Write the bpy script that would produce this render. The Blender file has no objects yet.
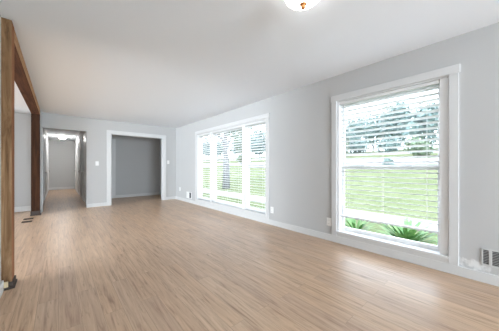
import bpy, bmesh, math, random
from mathutils import Vector, Matrix
random.seed(7)
SC = bpy.context.scene
COL = SC.collection

# ------------------------------------------------------------------ camera, sky, sun, large lights, exposure
cam_d = bpy.data.cameras.new('camera'); cam = bpy.data.objects.new('camera', cam_d); COL.objects.link(cam)
cam.location = (0, 0, 1.10); cam.rotation_euler = (math.radians(90), 0, -0.71659)
cam_d.sensor_width = 36; cam_d.lens = 36 * 219.22 / 499; cam_d.shift_y = 1.71 / 499
cam_d.clip_start = 0.02; cam_d.clip_end = 400
SC.camera = cam

world = bpy.data.worlds.new('sky'); SC.world = world; world.use_nodes = True
bgn = world.node_tree.nodes['Background']
bgn.inputs[0].default_value = (0.78, 0.885, 1.0, 1); bgn.inputs[1].default_value = 5.2

sun_d = bpy.data.lights.new('sun', 'SUN'); sun = bpy.data.objects.new('sun', sun_d); COL.objects.link(sun)
sun_d.energy = 2.0; sun_d.angle = math.radians(4); sun_d.color = (1, .96, .88)
sun.rotation_euler = (math.radians(18), math.radians(-38), 0)

def area(name, loc, rot, sx, sy, power, color=(1, 1, 1)):
    d = bpy.data.lights.new(name, 'AREA'); d.shape = 'RECTANGLE'; d.size = sx; d.size_y = sy
    d.energy = power; d.color = color
    o = bpy.data.objects.new(name, d); COL.objects.link(o); o.location = loc; o.rotation_euler = rot
    return o
R90 = math.radians(90)
# added fill lamps outside unseen wall openings, behind the camera and in the side room
area('rear_fill_light', (1.25, -6.25, 1.3), (-R90 - .8, 0, math.pi), 2.9, 1.9, 360, (.80, .905, 1))
area('dining_fill_light', (-8.2, 4.3, 1.4), (0, -R90 - .6, 0), 1.8, 3.8, 760, (.80, .905, 1))

SC.view_settings.view_transform = 'Standard'; SC.view_settings.look = 'None'
SC.view_settings.gamma = 1; SC.view_settings.use_curve_mapping = False
SC.view_settings.exposure = 0.47

# ------------------------------------------------------------------ helpers
def bx(bm, x0, x1, y0, y1, z0, z1):
    v = [bm.verts.new((x, y, z)) for x in (x0, x1) for y in (y0, y1) for z in (z0, z1)]
    for f in ((0, 1, 3, 2), (4, 6, 7, 5), (0, 4, 5, 1), (2, 3, 7, 6), (0, 2, 6, 4), (1, 5, 7, 3)):
        bm.faces.new([v[i] for i in f])
def boxes(*bs):
    bm = bmesh.new()
    for b in bs: bx(bm, *b)
    return bm
def lathe(bm, prof, n=32, c=(0, 0, 0), cap=True):
    rings = []
    for r, z in prof:
        if r < 1e-5: rings.append([bm.verts.new((c[0], c[1], c[2] + z))])
        else: rings.append([bm.verts.new((c[0] + r * math.cos(2 * math.pi * k / n), c[1] + r * math.sin(2 * math.pi * k / n), c[2] + z)) for k in range(n)])
    for a, b in zip(rings, rings[1:]):
        for k in range(n):
            k2 = (k + 1) % n
            if len(a) == 1: bm.faces.new((a[0], b[k], b[k2]))
            elif len(b) == 1: bm.faces.new((a[k], b[0], a[k2]))
            else: bm.faces.new((a[k], b[k], b[k2], a[k2]))
def tube(bm, pts, rads, n=8):
    rings = []
    for i, p in enumerate(pts):
        p = Vector(p); t = (Vector(pts[min(i + 1, len(pts) - 1)]) - Vector(pts[max(i - 1, 0)])).normalized()
        u = t.orthogonal().normalized(); w = t.cross(u)
        rings.append([bm.verts.new(p + rads[i] * (math.cos(2 * math.pi * k / n) * u + math.sin(2 * math.pi * k / n) * w)) for k in range(n)])
    for a, b in zip(rings, rings[1:]):
        for k in range(n): bm.faces.new((a[k], a[(k + 1) % n], b[(k + 1) % n], b[k]))
    bm.faces.new(rings[0][::-1]); bm.faces.new(rings[-1])
def obj(name, bm, mat, parent=None, bevel=0, smooth=False, recalc=True):
    if recalc: bmesh.ops.recalc_face_normals(bm, faces=bm.faces[:])
    me = bpy.data.meshes.new(name); bm.to_mesh(me); bm.free()
    if smooth:
        for p in me.polygons: p.use_smooth = True
    if mat: me.materials.append(mat)
    o = bpy.data.objects.new(name, me); COL.objects.link(o)
    if parent: o.parent = parent
    if bevel:
        m = o.modifiers.new('bevel', 'BEVEL'); m.width = bevel; m.segments = 2; m.limit_method = 'ANGLE'
    return o
def tag(o, label, cat, group=None):
    o['label'] = label; o['category'] = cat; o['kind'] = 'thing'
    if group: o['group'] = group
    return o
def thing(name, label, cat, loc=(0, 0, 0), rotz=0, group=None):
    o = bpy.data.objects.new(name, None); COL.objects.link(o); o.location = loc; o.rotation_euler = (0, 0, rotz)
    return tag(o, label, cat, group)
def struct(name, bm, mat, label=None, cat=None, **k):
    o = obj(name, bm, mat, **k); o['kind'] = 'structure'
    if label: o['label'] = label; o['category'] = cat
    return o
def struct_root(name, label, cat, loc=(0, 0, 0)):
    o = bpy.data.objects.new(name, None); COL.objects.link(o); o.location = loc
    o['kind'] = 'structure'; o['label'] = label; o['category'] = cat
    return o
def copy_thing(root, label, loc, rotz=None, group=None):
    r = root.copy(); COL.objects.link(r); r.location = loc; r['label'] = label
    if rotz is not None: r.rotation_euler = (0, 0, rotz)
    if group: r['group'] = group
    for ch in list(root.children):
        c = ch.copy(); COL.objects.link(c); c.parent = r
        for g in ch.children:
            d = g.copy(); COL.objects.link(d); d.parent = c
    return r

# ------------------------------------------------------------------ materials
def srgb(r, g, b):
    return tuple(((c / 255) / 12.92 if c <= 10 else (((c / 255) + .055) / 1.055) ** 2.4) for c in (r, g, b)) + (1,)
def mat(name, col, rough=.5, metal=0, spec=.5):
    m = bpy.data.materials.new(name); m.use_nodes = True
    b = m.node_tree.nodes['Principled BSDF']
    b.inputs['Base Color'].default_value = col if len(col) == 4 else (*col, 1)
    b.inputs['Roughness'].default_value = rough; b.inputs['Metallic'].default_value = metal
    b.inputs['Specular IOR Level'].default_value = spec
    return m
class NT:
    def __init__(s, m): s.t = m.node_tree; s.b = s.t.nodes['Principled BSDF']
    def n(s, typ, **kw):
        nd = s.t.nodes.new(typ)
        for k, v in kw.items(): setattr(nd, k, v)
        return nd
    def l(s, a, b): s.t.links.new(a, b)
    def pos(s, scale, space='Object'):
        tc = s.n('ShaderNodeTexCoord'); mp = s.n('ShaderNodeMapping'); mp.inputs['Scale'].default_value = scale
        s.l(tc.outputs[space], mp.inputs['Vector']); return mp.outputs[0]
    def noise(s, vec, scale=1, detail=4, rough=.5, dist=0):
        nd = s.n('ShaderNodeTexNoise'); nd.inputs['Scale'].default_value = scale; nd.inputs['Detail'].default_value = detail
        nd.inputs['Roughness'].default_value = rough; nd.inputs['Distortion'].default_value = dist
        s.l(vec, nd.inputs['Vector']); return nd.outputs['Fac']
    def ramp(s, fac, stops):
        nd = s.n('ShaderNodeValToRGB'); e = nd.color_ramp.elements
        while len(e) < len(stops): e.new(.5)
        for k, (p, c) in enumerate(stops): e[k].position = p; e[k].color = c if len(c) == 4 else (*c, 1)
        s.l(fac, nd.inputs[0]); return nd.outputs[0]
    def mix(s, fac, a, b, mode='MIX'):
        nd = s.n('ShaderNodeMix'); nd.data_type = 'RGBA'; nd.blend_type = mode
        for sock, v in ((nd.inputs[0], fac), (nd.inputs[6], a), (nd.inputs[7], b)):
            if isinstance(v, (int, float)): sock.default_value = v
            elif isinstance(v, tuple): sock.default_value = v
            else: s.l(v, sock)
        return nd.outputs[2]
    def math(s, op, a, b=None, clamp=False):
        nd = s.n('ShaderNodeMath'); nd.operation = op; nd.use_clamp = clamp
        for sock, v in ((nd.inputs[0], a), (nd.inputs[1], b)):
            if v is None: continue
            if isinstance(v, (int, float)): sock.default_value = v
            else: s.l(v, sock)
        return nd.outputs[0]
    def bump(s, h, strength=.1, dist=.002):
        nd = s.n('ShaderNodeBump'); nd.inputs['Strength'].default_value = strength; nd.inputs['Distance'].default_value = dist
        s.l(h, nd.inputs['Height']); s.l(nd.outputs[0], s.b.inputs['Normal'])

def paint(name, col, rough, bump=.06):
    m = mat(name, col, rough, spec=.3); t = NT(m)
    t.bump(t.noise(t.pos((1, 1, 1)), 220, 3), bump, .001)
    return m
M_WALL = paint('grey_wall_paint', srgb(195, 195, 194), .75)
M_CEIL = paint('white_ceiling_paint', srgb(238, 242, 246), .85, .12)
M_TRIM = mat('white_trim_paint', srgb(217, 217, 216), .4)
M_CASE = mat('pale_casing_paint', srgb(216, 216, 215), .45)
M_VINYL = mat('white_window_vinyl', srgb(238, 238, 238), .35)
M_DOOR = mat('white_door_paint', srgb(238, 238, 236), .4)
M_PLASTIC = mat('white_plastic', srgb(240, 240, 238), .3)
M_DARK = mat('dark_opening', srgb(45, 45, 46), .7)
M_GRILLE = mat('grey_grille_metal', srgb(150, 150, 149), .5)
M_REGISTER = mat('dark_brown_register', srgb(70, 56, 46), .5, .3)
M_BRASS = mat('brass', srgb(176, 120, 74), .45, 1)
M_NICKEL = mat('nickel', srgb(170, 168, 165), .3, 1)

# wall paint with the spackled repair beside the big window
def repaired_wall():
    m = paint('grey_wall_paint_with_spackle', srgb(195, 195, 194), .75); t = NT(m)
    tc = t.n('ShaderNodeTexCoord'); sp = t.n('ShaderNodeSeparateXYZ'); t.l(tc.outputs['Object'], sp.inputs[0])
    dy = t.math('ABSOLUTE', t.math('SUBTRACT', sp.outputs[1], .17)); dz = t.math('ABSOLUTE', t.math('SUBTRACT', sp.outputs[2], .15))
    a = t.math('SUBTRACT', 1.0, t.math('MULTIPLY', dy, 5.5)); b = t.math('SUBTRACT', 1.0, t.math('MULTIPLY', dz, 12.0))
    k = t.math('MINIMUM', a, b)
    nz = t.noise(t.pos((1, 1, 1)), 16, 5, .65)
    f = t.math('MULTIPLY', t.math('SUBTRACT', t.math('ADD', k, t.math('MULTIPLY', t.math('SUBTRACT', nz, .5), 2.4)), .3), 2.2, True)
    f = t.math('MULTIPLY', f, .8)
    t.l(t.mix(f, srgb(195, 195, 194), srgb(236, 236, 235)), t.b.inputs['Base Color'])
    return m
M_WALLR = repaired_wall()

def plank_floor():
    m = mat('oak_plank_floor', (.5, .4, .3), .38, spec=.65); t = NT(m)
    tc = t.n('ShaderNodeTexCoord'); sp = t.n('ShaderNodeSeparateXYZ'); t.l(tc.outputs['Object'], sp.inputs[0])
    cb = t.n('ShaderNodeCombineXYZ'); t.l(sp.outputs[1], cb.inputs[0]); t.l(sp.outputs[0], cb.inputs[1])
    br = t.n('ShaderNodeTexBrick'); t.l(cb.outputs[0], br.inputs['Vector'])
    br.offset = .41; br.offset_frequency = 2; br.squash = 1
    br.inputs['Scale'].default_value = 1; br.inputs['Brick Width'].default_value = 1.22; br.inputs['Row Height'].default_value = .127
    br.inputs['Mortar Size'].default_value = .0012; br.inputs['Mortar Smooth'].default_value = .3
    br.inputs['Color1'].default_value = (0, 0, 0, 1); br.inputs['Color2'].default_value = (1, 1, 1, 1); br.inputs['Mortar'].default_value = (.5, .5, .5, 1)
    tone = br.outputs['Color']
    sh = t.n('ShaderNodeSeparateColor'); t.l(tone, sh.inputs[0])
    cb2 = t.n('ShaderNodeCombineXYZ')
    t.l(t.math('MULTIPLY', sp.outputs[1], 1.3), cb2.inputs[0]); t.l(t.math('MULTIPLY', sp.outputs[0], 22), cb2.inputs[1])
    t.l(t.math('MULTIPLY', sh.outputs[0], 37), cb2.inputs[2])
    g1 = t.noise(cb2.outputs[0], 1.6, 6, .62, .6)
    base = t.ramp(g1, [(.26, srgb(146, 116, 92)), (.42, srgb(194, 167, 142)), (.58, srgb(209, 183, 157)), (.8, srgb(224, 203, 180))])
    tint = t.ramp(sh.outputs[0], [(0, srgb(238, 230, 226)), (.35, srgb(255, 249, 242)), (.7, srgb(247, 238, 230)), (1, srgb(255, 246, 235))])
    c = t.mix(1.0, base, tint, 'MULTIPLY')
    cb3 = t.n('ShaderNodeCombineXYZ')
    t.l(t.math('MULTIPLY', sp.outputs[1], 3.2), cb3.inputs[0]); t.l(t.math('MULTIPLY', sp.outputs[0], 42), cb3.inputs[1]); t.l(t.math('MULTIPLY', sh.outputs[0], 91), cb3.inputs[2])
    g2 = t.noise(cb3.outputs[0], 1.3, 5, .7, .4)
    c = t.mix(t.ramp(g2, [(.56, (0, 0, 0)), (.74, (.75, .75, .75))]), c, srgb(132, 100, 74))
    c = t.mix(t.math('MULTIPLY', br.outputs['Fac'], .5), c, srgb(96, 72, 55))
    t.l(c, t.b.inputs['Base Color'])
    t.l(t.math('ADD', t.math('MULTIPLY', g1, .16), .27), t.b.inputs['Roughness'])
    t.bump(t.math('SUBTRACT', t.math('MULTIPLY', g1, .35), br.outputs['Fac']), .12, .001)
    return m
M_FLOOR = plank_floor()

def timber(name, stops, axis=2, scale=14, dark=.55):
    m = mat(name, (.3, .2, .1), .85, spec=.12); t = NT(m)
    sc = [scale] * 3; sc[axis] = 1.1
    v = t.pos(tuple(sc))
    g = t.noise(v, 1.4, 7, .65, .8)
    c = t.ramp(g, stops)
    kn = t.noise(t.pos(tuple(4 if i != axis else 1.6 for i in range(3))), 1.5, 3, .6)
    c = t.mix(t.ramp(kn, [(.58, (0, 0, 0)), (.72, (dark, dark, dark))]), c, srgb(52, 36, 26))
    t.l(c, t.b.inputs['Base Color']); t.bump(g, .35, .004)
    return m
M_POST = timber('weathered_tan_timber', [(.28, srgb(66, 46, 32)), (.42, srgb(116, 88, 62)), (.56, srgb(142, 112, 82)), (.75, srgb(172, 142, 110))])
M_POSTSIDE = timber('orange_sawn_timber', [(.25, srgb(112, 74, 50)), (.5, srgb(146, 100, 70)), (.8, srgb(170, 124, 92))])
M_POSTDARK = timber('dark_brown_timber', [(.25, srgb(30, 20, 14)), (.5, srgb(58, 37, 25)), (.8, srgb(88, 59, 41))], dark=.8)
M_BEAM = timber('brown_beam_timber', [(.25, srgb(56, 38, 28)), (.5, srgb(92, 61, 44)), (.8, srgb(116, 80, 58))], axis=1)
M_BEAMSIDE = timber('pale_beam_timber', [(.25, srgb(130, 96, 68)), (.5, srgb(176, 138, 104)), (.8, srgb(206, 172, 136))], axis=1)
M_PALEWOOD = mat('pale_shim_wood', srgb(206, 186, 150), .7)
M_BRACKET = mat('dark_base_metal', srgb(62, 52, 46), .6, .2)

def slat_mat():
    m = bpy.data.materials.new('white_blind_slat'); m.use_nodes = True; t = m.node_tree
    b = t.nodes['Principled BSDF']; b.inputs['Base Color'].default_value = srgb(236, 236, 236); b.inputs['Roughness'].default_value = .45
    tr = t.nodes.new('ShaderNodeBsdfTranslucent'); tr.inputs[0].default_value = srgb(244, 244, 242)
    mx = t.nodes.new('ShaderNodeMixShader'); mx.inputs[0].default_value = .05
    t.links.new(b.outputs[0], mx.inputs[1]); t.links.new(tr.outputs[0], mx.inputs[2])
    t.links.new(mx.outputs[0], t.nodes['Material Output'].inputs[0])
    return m
M_SLAT = slat_mat()
def glass_mat():
    m = bpy.data.materials.new('window_glass'); m.use_nodes = True; t = m.node_tree
    t.nodes.remove(t.nodes['Principled BSDF'])
    tr = t.nodes.new('ShaderNodeBsdfTransparent'); gl = t.nodes.new('ShaderNodeBsdfGlossy'); gl.inputs['Roughness'].default_value = .02
    mx = t.nodes.new('ShaderNodeMixShader'); mx.inputs[0].default_value = .035
    t.links.new(tr.outputs[0], mx.inputs[1]); t.links.new(gl.outputs[0], mx.inputs[2])
    t.links.new(mx.outputs[0], t.nodes['Material Output'].inputs[0])
    return m
M_GLASS = glass_mat()
def emit_mat(name, col, s):
    m = mat(name, (.9, .9, .9), .3); b = m.node_tree.nodes['Principled BSDF']
    b.inputs['Emission Color'].default_value = (*col, 1); b.inputs['Emission Strength'].default_value = s
    return m
M_LAMP = emit_mat('lit_frosted_glass', (1, .98, .96), 6)
M_HALLLAMP = emit_mat('lit_hall_glass', (1, .99, .98), 70)

# ------------------------------------------------------------------ room shell
H = 2.44; XR = 3.067; YB = 7.406
YE = 14.25                     # end of the hallway
fl = bmesh.new(); bx(fl, -8.0, XR + .02, -6.0, YE + .05, -.12, 0)
struct('floor', fl, M_FLOOR, 'light oak plank floor running through room and hallway', 'floor')
struct('ceiling', boxes((-8.15, XR + .18, -6.15, YE + .15, H, H + .16)), M_CEIL, 'plain white ceiling', 'ceiling')
T = .15
W2 = (.357, 1.575, .14, 2.06); W3 = (3.02, 5.86, .14, 2.06)
def wall_y(x0, x1, y0, y1, holes, z1=H):
    bs = []; y = y0
    for a, b, c, d in sorted(holes):
        bs.append((x0, x1, y, a, 0, z1))
        if c > 0: bs.append((x0, x1, a, b, 0, c))
        if d < z1: bs.append((x0, x1, a, b, d, z1))
        y = b
    bs.append((x0, x1, y, y1, 0, z1)); return boxes(*bs)
def wall_x(y0, y1, x0, x1, holes, z1=H):
    bs = []; x = x0
    for a, b, c, d in sorted(holes):
        if a > x: bs.append((x, a, y0, y1, 0, z1))
        if c > 0: bs.append((a, b, y0, y1, 0, c))
        if d < z1: bs.append((a, b, y0, y1, d, z1))
        x = b
    if x1 > x: bs.append((x, x1, y0, y1, 0, z1))
    return boxes(*bs)
struct('wall_right', wall_y(XR, XR + T, -6.0, 9.15, [W2, W3]), M_WALLR, 'long grey window wall on the right', 'wall')
struct('wall_back', wall_x(YB, YB + .115, -.31, XR, [(-.31, .573, 0, 2.075), (1.14, 2.62, 0, 2.07)]), M_WALL, 'grey end wall with hallway and closet openings', 'wall')
struct('wall_rear', wall_x(-6.15, -6.0, -.49, XR + T, [(-.2, 2.7, .3, 2.3)]), M_WALL, 'grey wall behind the camera', 'wall')
struct('wall_left', boxes((-.49, -.385, -6.0, 2.92, 0, H)), M_WALL, 'grey stub wall ending at the nearer timber post', 'wall')
struct('wall_dining_back', boxes((-8.0, -.43, 7.8, 7.92, 0, H)), M_WALL, 'grey side room wall seen between the timber posts', 'wall')
struct('wall_dining_front', boxes((-8.0, -.49, -.1, 0, 0, H)), M_WALL, 'grey side room wall nearest the camera', 'wall')
struct('wall_dining_left', wall_y(-8.15, -8.0, -.1, YE, [(2.3, 6.3, .45, 2.35)]), M_WALL, 'grey far wall of the side room', 'wall')
struct('wall_dining_light_block', boxes((-1.5, -1.38, 7.15, 7.8, 0, H)), M_WALL, 'short unseen wall added in the side room to block light', 'wall')  # added out of view to keep light off the visible side room wall
struct('wall_hall_left', boxes((-.43, -.36, 7.13, YE, 0, H), (-.36, -.31, 7.13, 7.521, 0, H)), M_WALL, 'left wall of the hallway', 'wall')
struct('wall_hall_right', boxes((.62, .74, YB + .115, YE, 0, H)), M_WALL, 'right wall of the hallway', 'wall')
struct('wall_hall_end', boxes((-.43, .74, YE, YE + .12, 0, H)), M_WALL, 'grey wall closing the hallway', 'wall')
struct('wall_closet_back', boxes((.74, XR, 9.03, 9.15, 0, H)), M_WALL, 'grey wall inside the closet opening', 'wall')
struct('wall_closet_left', boxes((.92, 1.04, YB + .115, 9.03, 0, H)), M_WALL, 'side wall of the closet', 'wall')

# baseboards
BH = .098
def base(name, label, *bs): struct(name, boxes(*bs), M_TRIM, label, 'baseboard', bevel=.004)
base('baseboard_right', 'white baseboard along the window wall', (XR - .016, XR, -6.0, YB, 0, BH))
base('baseboard_back', 'white baseboard on end wall between hallway and closet', (.573, 1.035, YB - .016, YB, 0, BH))
base('baseboard_corner', 'short white baseboard between closet and window wall', (2.725, XR - .016, YB - .016, YB, 0, BH))
base('baseboard_left', 'white baseboard on stub wall below the nearer post', (-.385, -.367, -6.0, 2.9, 0, BH))
base('baseboard_dining', 'white baseboard on side room wall between the posts', (-1.38, -.43, 7.784, 7.8, 0, BH + .03))
base('baseboard_hall_left', 'white baseboard on left hallway wall', (-.36, -.346, 7.53, 9.0, 0, BH), (-.36, -.346, 10.2, 12.6, 0, BH))
base('baseboard_hall_right', 'white baseboard on right hallway wall', (.606, .62, 7.53, 7.9, 0, BH), (.606, .62, 9.1, 10.2, 0, BH), (.606, .62, 11.3, 12.6, 0, BH))
base('baseboard_hall_end', 'white baseboard across the hallway end', (-.346, .606, YE - .016, YE, 0, BH + .02))
base('baseboard_closet', 'white baseboard inside the closet', (1.53, XR, 9.014, 9.03, 0, BH))
base('baseboard_rear', 'white baseboard behind the camera', (-.367, XR - .016, -6.0, -5.984, 0, BH))

# closet opening casing and jambs
tr = struct_root('trim_1', 'white casing around the wide closet opening', 'trim')
for nm, b in (('casing', (1.035, 1.14, YB - .018, YB, 0, 2.07)), ('casing', (2.62, 2.725, YB - .018, YB, 0, 2.07)),
              ('head_casing', (1.035, 2.725, YB - .018, YB, 2.07, 2.165)),
              ('jamb', (1.14, 1.158, YB, YB + .115, 0, 2.07)), ('jamb', (2.602, 2.62, YB, YB + .115, 0, 2.07)), ('head_jamb', (1.158, 2.602, YB, YB + .115, 2.052, 2.07))):
    obj(nm, boxes(b), M_TRIM, tr, bevel=.003)
struct('trim_2', boxes((1.41, 1.53, 9.005, 9.03, 0, 2.1)), M_CASE, 'upright white door casing on closet back wall', 'trim', bevel=.003)
struct('trim_3', boxes((-.312, -.296, 7.40, 7.53, 0, 2.075)), M_TRIM, 'narrow white jamb at left edge of the hallway opening', 'trim')

# hallway doors: casing, slab with panels, handle
def hall_door(name, label, x, side, y0, y1, knob):
    r = struct_root(name, label, 'door')
    s = side                                     # +1: wall on the right, surface faces -x
    f = lambda a, b: (min(x - s * a, x - s * b), max(x - s * a, x - s * b))
    for nm, a, b, z0, z1 in (('casing', y0 - .09, y0, 0, 2.05), ('casing', y1, y1 + .09, 0, 2.05), ('head_casing', y0 - .09, y1 + .09, 2.05, 2.14)):
        obj(nm, boxes((*f(0, .02), a, b, z0, z1)), M_TRIM, r, bevel=.003)
    bm = boxes((*f(0, .008), y0, y1, .01, 2.05))
    for za, zb in ((.25, .95), (1.1, 1.85)):
        for ya, yb in ((y0 + .12, (y0 + y1) / 2 - .05), ((y0 + y1) / 2 + .05, y1 - .12)): bx(bm, *f(.008, .016), ya, yb, za, zb)
    obj('door_panel', bm, M_DOOR, r, bevel=.002)
    bm = bmesh.new(); lathe(bm, [(0, 0), (.028, 0), (.028, .006), (.012, .01), (.012, .03), (.026, .04), (.028, .052), (.018, .064), (0, .066)], 20)
    k = obj('door_knob', bm, M_NICKEL, r, smooth=True)
    k.rotation_euler = (0, -s * R90, 0); k.location = (x - s * .008, knob, .93)
hall_door('door_1', 'white panel door on left hallway wall nearest the post', -.36, -1, 9.15, 9.95, 9.87)
hall_door('door_2', 'white panel door on left hallway wall at far end', -.36, -1, 12.8, 13.55, 13.45)
hall_door('door_3', 'white panel door on right hallway wall nearest the opening', .62, 1, 8.05, 8.85, 8.77)
hall_door('door_4', 'white panel door midway along right hallway wall', .62, 1, 10.35, 11.1, 10.43)
hall_door('door_5', 'white panel door on right hallway wall at far end', .62, 1, 12.8, 13.5, 12.88)

# ------------------------------------------------------------------ windows
XG = XR + .105
def casing_set(r, w, cw=.085, top=2.145):
    y0, y1, z0, z1 = w
    obj('casing', boxes((XR - .02, XR, y0 - cw + .01, y0, BH, z1)), M_CASE, r, bevel=.003)
    obj('casing', boxes((XR - .02, XR, y1, y1 + cw - .01, BH, z1)), M_CASE, r, bevel=.003)
    obj('head_casing', boxes((XR - .022, XR, y0 - cw, y1 + cw, z1, top)), M_CASE, r, bevel=.003)
    obj('apron', boxes((XR - .014, XR, y0, y1, BH, z0)), M_CASE, r, bevel=.003)
    obj('stool', boxes((XR - .028, XR + T, y0, y1, z0, z0 + .035)), M_TRIM, r, bevel=.004)
    obj('head_jamb', boxes((XR, XR + T, y0, y1, z1 - .02, z1)), M_TRIM, r)
def sash(r, y0, y1, z0, z1, x, st=.045, rail=.05):
    s = obj('sash', boxes((x, x + .03, y0, y0 + st, z0, z1), (x, x + .03, y1 - st, y1, z0, z1), (x, x + .03, y0 + st, y1 - st, z0, z0 + rail), (x, x + .03, y0 + st, y1 - st, z1 - rail, z1)), M_VINYL, r, bevel=.002)
    obj('glass_pane', boxes((x + .012, x + .018, y0 + st, y1 - st, z0 + rail, z1 - rail)), M_GLASS, s)
    return s
w = struct_root('window_1', 'large single double-hung window on the right', 'window')
casing_set(w, W2)
obj('jamb', boxes((XR + .004, XR + T, .357, .432, .175, 2.04)), M_VINYL, w, bevel=.002)
obj('jamb', boxes((XR + .004, XR + T, 1.545, 1.575, .175, 2.04)), M_VINYL, w, bevel=.002)
s = sash(w, .432, 1.545, .175, 1.12, XG - .012, .03, .05)
for yy in (.72, 1.25):
    obj('sash_lock', boxes((XG - .03, XG - .012, yy - .03, yy + .03, 1.10, 1.135)), M_VINYL, s, bevel=.003)
sash(w, .432, 1.545, 1.08, 2.04, XG + .014, .03, .05)
w = struct_root('window_2', 'wide triple window in the right wall near the corner', 'window')
casing_set(w, W3, .09)
for a, b in ((3.69, 3.79), (5.06, 5.16)):
    obj('mullion', boxes((XR + .01, XR + T, a, b, .175, 2.04)), M_VINYL, w, bevel=.003)
obj('jamb', boxes((XR + .004, XR + T, 3.02, 3.05, .175, 2.04)), M_VINYL, w); obj('jamb', boxes((XR + .004, XR + T, 5.83, 5.86, .175, 2.04)), M_VINYL, w)
for a, b in ((3.05, 3.69), (5.16, 5.83)):
    sash(w, a, b, .175, 1.15, XG - .012, .03, .05); sash(w, a, b, 1.11, 2.04, XG + .014, .03, .045)
sash(w, 3.79, 5.06, .175, 2.04, XG, .045, .06)

# ------------------------------------------------------------------ blinds
def blind(label, y0, y1, ztop, zbot, pitch, xc, tilt=0.06, stack=0, wand=True):
    L = y1 - y0; D = .063
    r = thing('window_blind', label, 'blind', (xc, (y0 + y1) / 2, ztop))
    obj('headrail', boxes((-.034, .028, -L / 2, L / 2, -.036, 0)), M_SLAT, r, bevel=.003)
    bm = bmesh.new(); z = -.036 - pitch * .6; zs = []
    end = zbot - ztop + .03 + stack
    while z > end: zs.append(z); z -= pitch
    zs += [zbot - ztop + .03 + .009 * k for k in range(int(stack / .009))]
    for z in zs:
        tl = tilt if z > end else 0
        prof = [(-D / 2, -.0015), (-D / 4, .0008), (0, .0016), (D / 4, .0008), (D / 2, -.0015)]
        rows = []
        for h in (0, .0028):
            for px, pz in prof:
                X = px * math.cos(tl) - (pz + h) * math.sin(tl); Z = px * math.sin(tl) + (pz + h) * math.cos(tl)
                rows.append([bm.verts.new((X, yy, z + Z)) for yy in (-L / 2 + .004, L / 2 - .004)])
        lo, up = rows[:5], rows[5:]
        for k in range(4):
            bm.faces.new((lo[k][0], lo[k][1], lo[k + 1][1], lo[k + 1][0])); bm.faces.new((up[k][0], up[k + 1][0], up[k + 1][1], up[k][1]))
        for e in (0, 1): bm.faces.new([q[e] for q in lo] + [q[e] for q in up[::-1]])
        bm.faces.new((lo[0][0], lo[0][1], up[0][1], up[0][0])); bm.faces.new((lo[4][0], lo[4][1], up[4][1], up[4][0]))
    obj('slat_panel', bm, M_SLAT, r)
    zb = zbot - ztop
    obj('bottom_rail', boxes((-.026, .026, -L / 2 + .004, L / 2 - .004, zb, zb + .02)), M_SLAT, r, bevel=.003)
    for q in ((-.36, .36) if L < .8 else (-.4, 0, .4)):
        bm = bmesh.new()
        for xx in (-.027, .027): tube(bm, [(xx, q * L, -.05), (xx, q * L, zb + .01)], [.0012, .0012], 6)
        obj('ladder_cord', bm, M_PLASTIC, r)
    if wand:
        bm = bmesh.new(); tube(bm, [(-.034, L / 2 - .07, -.04), (-.036, L / 2 - .07, -.75)], [.004, .004], 8)
        obj('tilt_wand', bm, M_PLASTIC, r)
    return r
XBL = XR + .045
blind('white slatted blind raised slightly above plants in the large right window', .436, 1.541, 2.038, .385, .062, XBL, -.25)
blind('white slatted blind in right narrow section of the triple window', 3.054, 3.686, 2.038, .2, .055, XBL, -.25)
blind('white slatted blind in wide middle section of the triple window', 3.794, 5.056, 2.038, .2, .055, XBL, -.25)
blind('white slatted blind in left narrow section of the triple window', 5.164, 5.826, 2.038, .2, .055, XBL, -.25)

# ------------------------------------------------------------------ timber posts and beam
def post(label, y0, y1, x0, x1, mfront, mside):
    r = thing('timber_post', label, 'post', ((x0 + x1) / 2, (y0 + y1) / 2, 0))
    hx, hy = (x1 - x0) / 2, (y1 - y0) / 2
    o = obj('shaft', boxes((-hx, hx, -hy, hy, .02, H - .001)), mfront, r, bevel=.005)
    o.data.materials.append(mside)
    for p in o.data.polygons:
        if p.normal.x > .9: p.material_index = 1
    return r, hx, hy
r, hx, hy = post('nearer weathered timber post standing at the stub wall end', 2.925, 3.08, -.465, -.32, M_POST, M_POSTSIDE)
obj('base_bracket', boxes((-hx, hx + .02, -hy - .02, hy + .005, 0, .02), (hx - .02, hx + .012, -hy - .012, hy, .02, .06)), M_BRACKET, r, bevel=.004)
obj('wood_shim', boxes((hx - .06, hx - .022, -hy - .016, -hy - .001, .02, .07)), M_PALEWOOD, r, bevel=.003)
r, hx, hy = post('farther dark brown timber post beside the hallway opening', 6.965, 7.10, -.47, -.325, M_POSTDARK, M_POSTDARK)
obj('base_block', boxes((-hx - .012, hx + .02, -hy - .02, hy, 0, .025), (-hx - .006, hx + .008, -hy - .012, hy, .025, .1)), M_BRACKET, r, bevel=.004)
b = obj('ceiling_beam', boxes((-.0715, .0715, -1.94, 1.94, -.135, -.001)), M_BEAM, bevel=.005)
b.location = (-.393, 5.023, H)
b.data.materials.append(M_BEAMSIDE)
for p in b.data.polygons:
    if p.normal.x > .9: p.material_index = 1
tag(b, 'long brown timber beam under the ceiling joining the two posts', 'beam')

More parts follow.
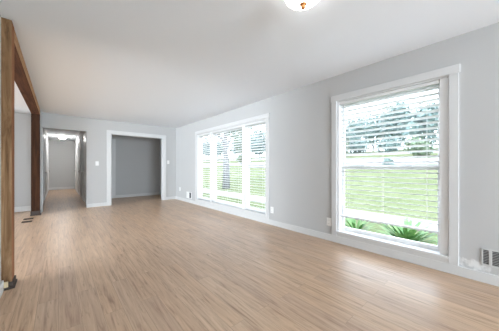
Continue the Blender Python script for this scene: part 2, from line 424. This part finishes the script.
# ------------------------------------------------------------------ small fittings (built facing -y, or turned to face -x)
def outlet(label, loc, rz):
    r = thing('wall_outlet', label, 'outlet', loc, rz, 'white outlets on the window wall')
    obj('cover_plate', boxes((-.038, .038, -.006, 0, -.06, .06)), M_PLASTIC, r, bevel=.003)
    for zc in (-.025, .025):
        bm = boxes((-.017, .017, -.009, -.006, zc - .016, zc + .016)); f = obj('receptacle', bm, M_PLASTIC, r, bevel=.003)
        obj('slot', boxes((-.008, -.006, -.0095, -.009, zc - .004, zc + .007), (.006, .008, -.0095, -.009, zc - .004, zc + .007)), M_DARK, f)
    return r
FX = -R90      # local -y turned to world -x
o1 = outlet('white outlet on window wall left of the triple window', (XR, 7.06, .37), FX)
copy_thing(o1, 'white outlet just right of the triple window', (XR, 2.865, .285), FX)
copy_thing(o1, 'white outlet just left of the large right window', (XR, 1.70, .28), FX)
def switch(label, loc):
    r = thing('light_switch', label, 'switch', loc, 0, 'light switches on end wall')
    obj('cover_plate', boxes((-.038, .038, -.006, 0, -.06, .06)), M_PLASTIC, r, bevel=.003)
    obj('toggle', boxes((-.006, .006, -.018, -.006, -.006, .014)), M_PLASTIC, r, bevel=.002)
    return r
s1 = switch('white light switch between hallway and closet openings', (.81, YB, 1.205))
copy_thing(s1, 'white light switch right of the closet casing', (2.80, YB, 1.27))
def register(label, loc, secs, frame, hgt, mframe, mlouver, dark_sec=None):
    x0, x1 = frame
    r = thing('wall_register', label, 'vent', loc, FX)
    bs = [(x0, x1, -.008, 0, -hgt / 2 - .015, -hgt / 2), (x0, x1, -.008, 0, hgt / 2, hgt / 2 + .015)]
    edges = [x0] + [e for s in secs for e in s] + [x1]
    for a, b in zip(edges[::2], edges[1::2]): bs.append((a, b, -.008, 0, -hgt / 2, hgt / 2))
    obj('frame', boxes(*bs), mframe, r, bevel=.002)
    for a, b in secs:
        g = obj('grille', boxes(*[(a, b, -.006, .0, -hgt / 2 + k * hgt / 9, -hgt / 2 + k * hgt / 9 + hgt / 20) for k in range(9)]), mlouver, r)
        obj('backing', boxes((a, b, -.0012, -.0004, -hgt / 2, hgt / 2)), M_DARK, g)
    return r
M_WALLCOL = mat('painted_register_frame', srgb(202, 202, 200), .5)
register('grey wall register low on window wall at the right edge', (XR, 0, .245), [(-.113, -.077), (-.055, .28)], (-.125, .30), .135, M_WALLCOL, M_GRILLE)
# white register near the corner: damper plate on one half, dark louvres on the other
r = register('small white wall register low on wall near the far corner', (XR, 6.38, .23), [(.02, .14)], (-.18, .17), .17, M_PLASTIC, M_DARK)
obj('damper_lever', boxes((-.1, -.07, -.02, -.008, -.02, .02)), M_PLASTIC, r, bevel=.002)
# floor register
r = thing('floor_register', 'dark slotted vents let into floor near the farther post', 'vent', (-.48, 6.45, 0))
for yy in (.15, -.17):
    g = obj('grille', boxes(*[(-.075, .075, yy - .09 + k * .03, yy - .09 + k * .03 + .014, .001, .006) for k in range(6)]), M_REGISTER, r)
    obj('backing', boxes((-.075, .075, yy - .09, yy + .075, .0004, .003)), M_DARK, g)

# ceiling lamps
def flush_lamp(name, label, loc, rad, mshade):
    r = thing(name, label, 'ceiling light', loc)
    bm = bmesh.new(); lathe(bm, [(0, -.001), (rad * .95, -.001), (rad * 1.0, -.012), (rad * .96, -.03), (rad * .9, -.032), (0, -.032)], 40)
    obj('canopy', bm, M_TRIM, r, smooth=True)
    bm = bmesh.new(); lathe(bm, [(rad * .93 * math.cos(a), -.034 - .092 * math.sin(a)) for a in [k * R90 / 10 for k in range(10)]] + [(0, -.126)], 40)
    obj('glass_shade', bm, mshade, r, smooth=True)
    bm = bmesh.new(); lathe(bm, [(0, -.12), (.024, -.12), (.026, -.127), (.018, -.133), (.013, -.138), (.016, -.148), (.012, -.158), (.005, -.164), (0, -.165)], 20)
    obj('finial', bm, M_BRASS, r, smooth=True)
flush_lamp('ceiling_lamp', 'lit flush ceiling light with glass dome and brass finial', (1.376, .97, H), .155, M_LAMP)
flush_lamp('hallway_lamp', 'lit flush ceiling light at far end of the hallway', (.13, 12.4, H), .15, M_HALLLAMP)

# ------------------------------------------------------------------ outside
def zt(x):
    ks = [(3.2, -.3), (7.6, -.3), (25, 1.1), (40, 3.4), (60, 5.2), (120, 9)]
    if x <= ks[0][0]: return ks[0][1]
    for (a, za), (b, zb) in zip(ks, ks[1:]):
        if x <= b: return za + (zb - za) * (x - a) / (b - a)
    return ks[-1][1]
def strip(name, x0, x1, y0, y1, nx, ny, dz, m, label, cat, th=.05):
    bm = bmesh.new(); g = []
    for i in range(nx + 1):
        x = x0 + (x1 - x0) * i / nx
        g.append([bm.verts.new((x, y0 + (y1 - y0) * j / ny, zt(x) + dz)) for j in range(ny + 1)])
    for i in range(nx):
        for j in range(ny): bm.faces.new((g[i][j], g[i + 1][j], g[i + 1][j + 1], g[i][j + 1]))
    ex = bmesh.ops.extrude_face_region(bm, geom=bm.faces[:])
    for v in [e for e in ex['geom'] if isinstance(e, bmesh.types.BMVert)]: v.co.z -= th
    return struct(name, bm, m, label, cat)
def grass_mat():
    m = mat('lawn_grass', (.3, .4, .15), .9, spec=.1); t = NT(m)
    a = t.noise(t.pos((1, 1, 1)), .5, 6, .65); b = t.noise(t.pos((1, 1, 1)), 9, 4, .7)
    c = t.ramp(a, [(.3, srgb(76, 86, 54)), (.5, srgb(90, 98, 68)), (.7, srgb(104, 108, 82))])
    t.l(t.mix(.35, c, t.ramp(b, [(.3, srgb(60, 74, 42)), (.7, srgb(108, 114, 84))])), t.b.inputs['Base Color'])
    return m
M_GRASS = grass_mat()
M_CONC = mat('pale_concrete', srgb(135, 135, 133), .85)
M_MULCH = mat('grey_gravel_bed', srgb(120, 116, 108), .95)
t_ = NT(M_MULCH); t_.l(t_.ramp(t_.noise(t_.pos((1, 1, 1)), 30, 5, .7), [(.35, srgb(66, 62, 56)), (.65, srgb(126, 124, 120))]), t_.b.inputs['Base Color'])
strip('lawn', 3.22, 120, -60, 190, 40, 10, 0, M_GRASS, 'sunlit lawn rising away from the house', 'lawn')
strip('planting_bed', 3.22, 4.9, -2, 9, 2, 4, .03, M_MULCH, 'gravel planting bed under the windows', 'planting bed', .04)
strip('front_walk', 5.95, 7.2, -12, 40, 2, 4, .04, M_CONC, 'pale concrete walk crossing the lawn', 'walk', .06)
strip('road', 27, 31.5, -60, 190, 3, 6, .04, M_CONC, 'pale road beyond the lawn', 'road', .06)
strip('upper_drive', 37, 39.5, -60, 190, 2, 6, .05, M_CONC, 'pale driveway on the far bank', 'road', .06)

def leaf_mat(name, a, b):
    m = mat(name, a, .6, spec=.3); t = NT(m)
    oi = t.n('ShaderNodeTexCoord'); 
    t.l(t.ramp(t.noise(oi.outputs['Object'], 2.2, 4, .7), [(.35, a), (.65, b)]), t.b.inputs['Base Color'])
    return m
M_LEAF_D = leaf_mat('dark_tree_leaves', srgb(80, 106, 106), srgb(126, 146, 140))
M_LEAF_L = leaf_mat('light_tree_leaves', srgb(84, 106, 84), srgb(112, 128, 102))
M_BARK = mat('grey_bark', srgb(126, 122, 116), .9)
t_ = NT(M_BARK); t_.l(t_.ramp(t_.noise(t_.pos((6, 6, 1)), 2, 5, .7), [(.3, srgb(84, 86, 90)), (.7, srgb(118, 120, 122))]), t_.b.inputs['Base Color'])
def crown_bm(rnd, rx, rz, zc, blobs, per, leaf):
    bm = bmesh.new()
    for _ in range(blobs):
        u = Vector((rnd.gauss(0, 1), rnd.gauss(0, 1), rnd.gauss(0, 1))).normalized() * (rnd.random() ** .4)
        c = Vector((u.x * rx * .72, u.y * rx * .72, zc + u.z * rz * .72)); rb = rx * rnd.uniform(.28, .45)
        for _ in range(per):
            d = Vector((rnd.gauss(0, 1), rnd.gauss(0, 1), rnd.gauss(0, 1))).normalized()
            p = c + d * rb * rnd.uniform(.75, 1.05)
            n = (d + Vector((rnd.uniform(-.6, .6), rnd.uniform(-.6, .6), rnd.uniform(-.2, .8)))).normalized()
            a = n.orthogonal().normalized(); a.rotate(Matrix.Rotation(rnd.uniform(0, 6.28), 3, n)); bb = n.cross(a)
            s = leaf * rnd.uniform(.7, 1.3)
            bm.faces.new([bm.verts.new(p + q) for q in (a * s, bb * s * .55, -a * s, -bb * s * .55)])
    return bm
def tree(label, x, y, h, rx, light, tr=.18, low=.32, group='trees beyond the lawn', leaf=.34):
    rnd = random.Random(int(x * 10 + y * 7))
    r = thing('tree', label, 'tree', (x, y, zt(x)), 0, group)
    bm = bmesh.new(); tube(bm, [(0, 0, -.1), (.03, 0, h * .2), (-.03, .05, h * .45), (.05, 0, h * .8)], [tr * 1.25, tr, tr * .8, tr * .3], 10)
    for k in range(5):
        a = k * 1.26 + rnd.random(); z0 = h * (.38 + .07 * k)
        tube(bm, [(0, 0, z0), (math.cos(a) * rx * .3, math.sin(a) * rx * .3, z0 + h * .1), (math.cos(a) * rx * .6, math.sin(a) * rx * .6, z0 + h * .16)], [tr * .5, tr * .3, tr * .12], 6)
    obj('trunk', bm, M_BARK, r, smooth=True)
    zc = h * (1 + low) / 2; rz = h * (1 - low) / 2
    obj('foliage', crown_bm(rnd, rx, rz, zc, 34, 70, leaf), M_LEAF_L if light else M_LEAF_D, r, recalc=False)
LW = 'tall leafy tree far beyond the lawn seen through the large right window'
LT = 'tall leafy tree far beyond the lawn seen through the triple window'
tree('pale green tree far off behind the left edge of the large right window', 36, 19.0, 4.6, 2.4, True, low=.05)
for x, y, h, rx in ((48, 21.5, 8.0, 3.6), (53, 14.6, 10.4, 4.4), (45, 8.2, 8.6, 3.4), (62, 22, 11, 5), (60, 5.0, 12, 4.6)): tree(LW, x, y, h, rx, False, low=.05)
for x, y, h, rx, lt in ((44, 46, 8.4, 4, False), (48, 57, 9, 4.4, True), (38, 62, 8.0, 4.2, False), (46, 74, 9, 4.8, True), (36, 74, 8, 4, False), (50, 90, 10, 5, False), (53, 67, 11, 4.8, False)): tree(LT, x, y, h, rx, lt, low=.05)
tree('near tree with grey trunk behind middle section of the triple window', 7.9, 11.3, 6.5, 2.6, True, .2, .55, 'trees near the walk', .16)
def shrub(label, x, y, h, rx, m, leaf=.12):
    rnd = random.Random(int(x * 13 + y * 3))
    r = thing('shrub', label, 'shrub', (x, y, zt(x)), 0)
    bm = bmesh.new()
    for k in range(4): tube(bm, [(0, 0, -.05), (math.cos(k * 1.6) * rx * .3, math.sin(k * 1.6) * rx * .3, h * .6)], [.03, .012], 6)
    obj('stems', bm, M_BARK, r)
    obj('foliage', crown_bm(rnd, rx, h / 2, h / 2 + .05, 20, 60, leaf), m, r, recalc=False)
    return r
shrub('small round dark shrub on the far lawn, middle of the large window', 24.0, 7.2, 1.0, .55, M_LEAF_D, .1)
shrub('bright green bush on far bank behind right side of the large window', 33, 6.4, 2.2, 2.0, M_LEAF_L, .2)
for x, y, h, rx in ((41, 17.2, 2.6, 2.6), (42, 12.4, 2.4, 2.4), (41, 22.5, 2.4, 2.4)):
    shrub('broad dark bush under the far trees seen through the large right window', x, y, h, rx, M_LEAF_D, .22)['group'] = 'bushes under the far trees'
shrub('low green bush on far bank seen through right section of the triple window', 30, 36, 2.0, 2.0, M_LEAF_L, .2)

M_BLADE = mat('green_plant_leaves', srgb(92, 158, 74), .45)
t_ = NT(M_BLADE); t_.l(t_.ramp(t_.noise(t_.pos((1, 1, 1)), 14, 3), [(.35, srgb(66, 122, 58)), (.65, srgb(118, 158, 90))]), t_.b.inputs['Base Color'])
def blade_plant(label, x, y, h, n, spread, w):
    rnd = random.Random(int(x * 100 + y * 31))
    r = thing('garden_plant', label, 'plant', (x, y, zt(x) + .03))
    bm = bmesh.new()
    for _ in range(n):
        a = rnd.uniform(0, 6.28); L = spread * rnd.uniform(.4, 1); hh = h * rnd.uniform(.3, 1.0); ww = w * rnd.uniform(.7, 1.2)
        d = Vector((math.cos(a), math.sin(a), 0)); s = Vector((-d.y, d.x, 0)); prev = None
        for k in range(7):
            q = k / 6; p = d * L * q ** 1.2 + Vector((0, 0, hh * (1.7 * q - .75 * q * q)))
            hw = ww * (math.sin(math.pi * min(1, .12 + .88 * q)) ** .7) * .5 + .001
            cur = [bm.verts.new(p - s * hw), bm.verts.new(p + Vector((0, 0, -.15 * hw))), bm.verts.new(p + s * hw)]
            if prev:
                bm.faces.new((prev[0], prev[1], cur[1], cur[0])); bm.faces.new((prev[1], prev[2], cur[2], cur[1]))
            prev = cur
    obj('leaves', bm, M_BLADE, r, recalc=False, smooth=True)
blade_plant('broad-leaved green plant just outside the middle of the large window', 4.15, .98, .56, 110, .62, .05)
blade_plant('low grassy green plant outside left side of the large window', 4.2, 1.8, .44, 110, .42, .03)
blade_plant('small grassy plant outside far left of the large window', 4.3, 2.75, .44, 90, .42, .03)
blade_plant('sparse small plant outside right side of the large window', 4.4, .55, .36, 24, .3, .035)
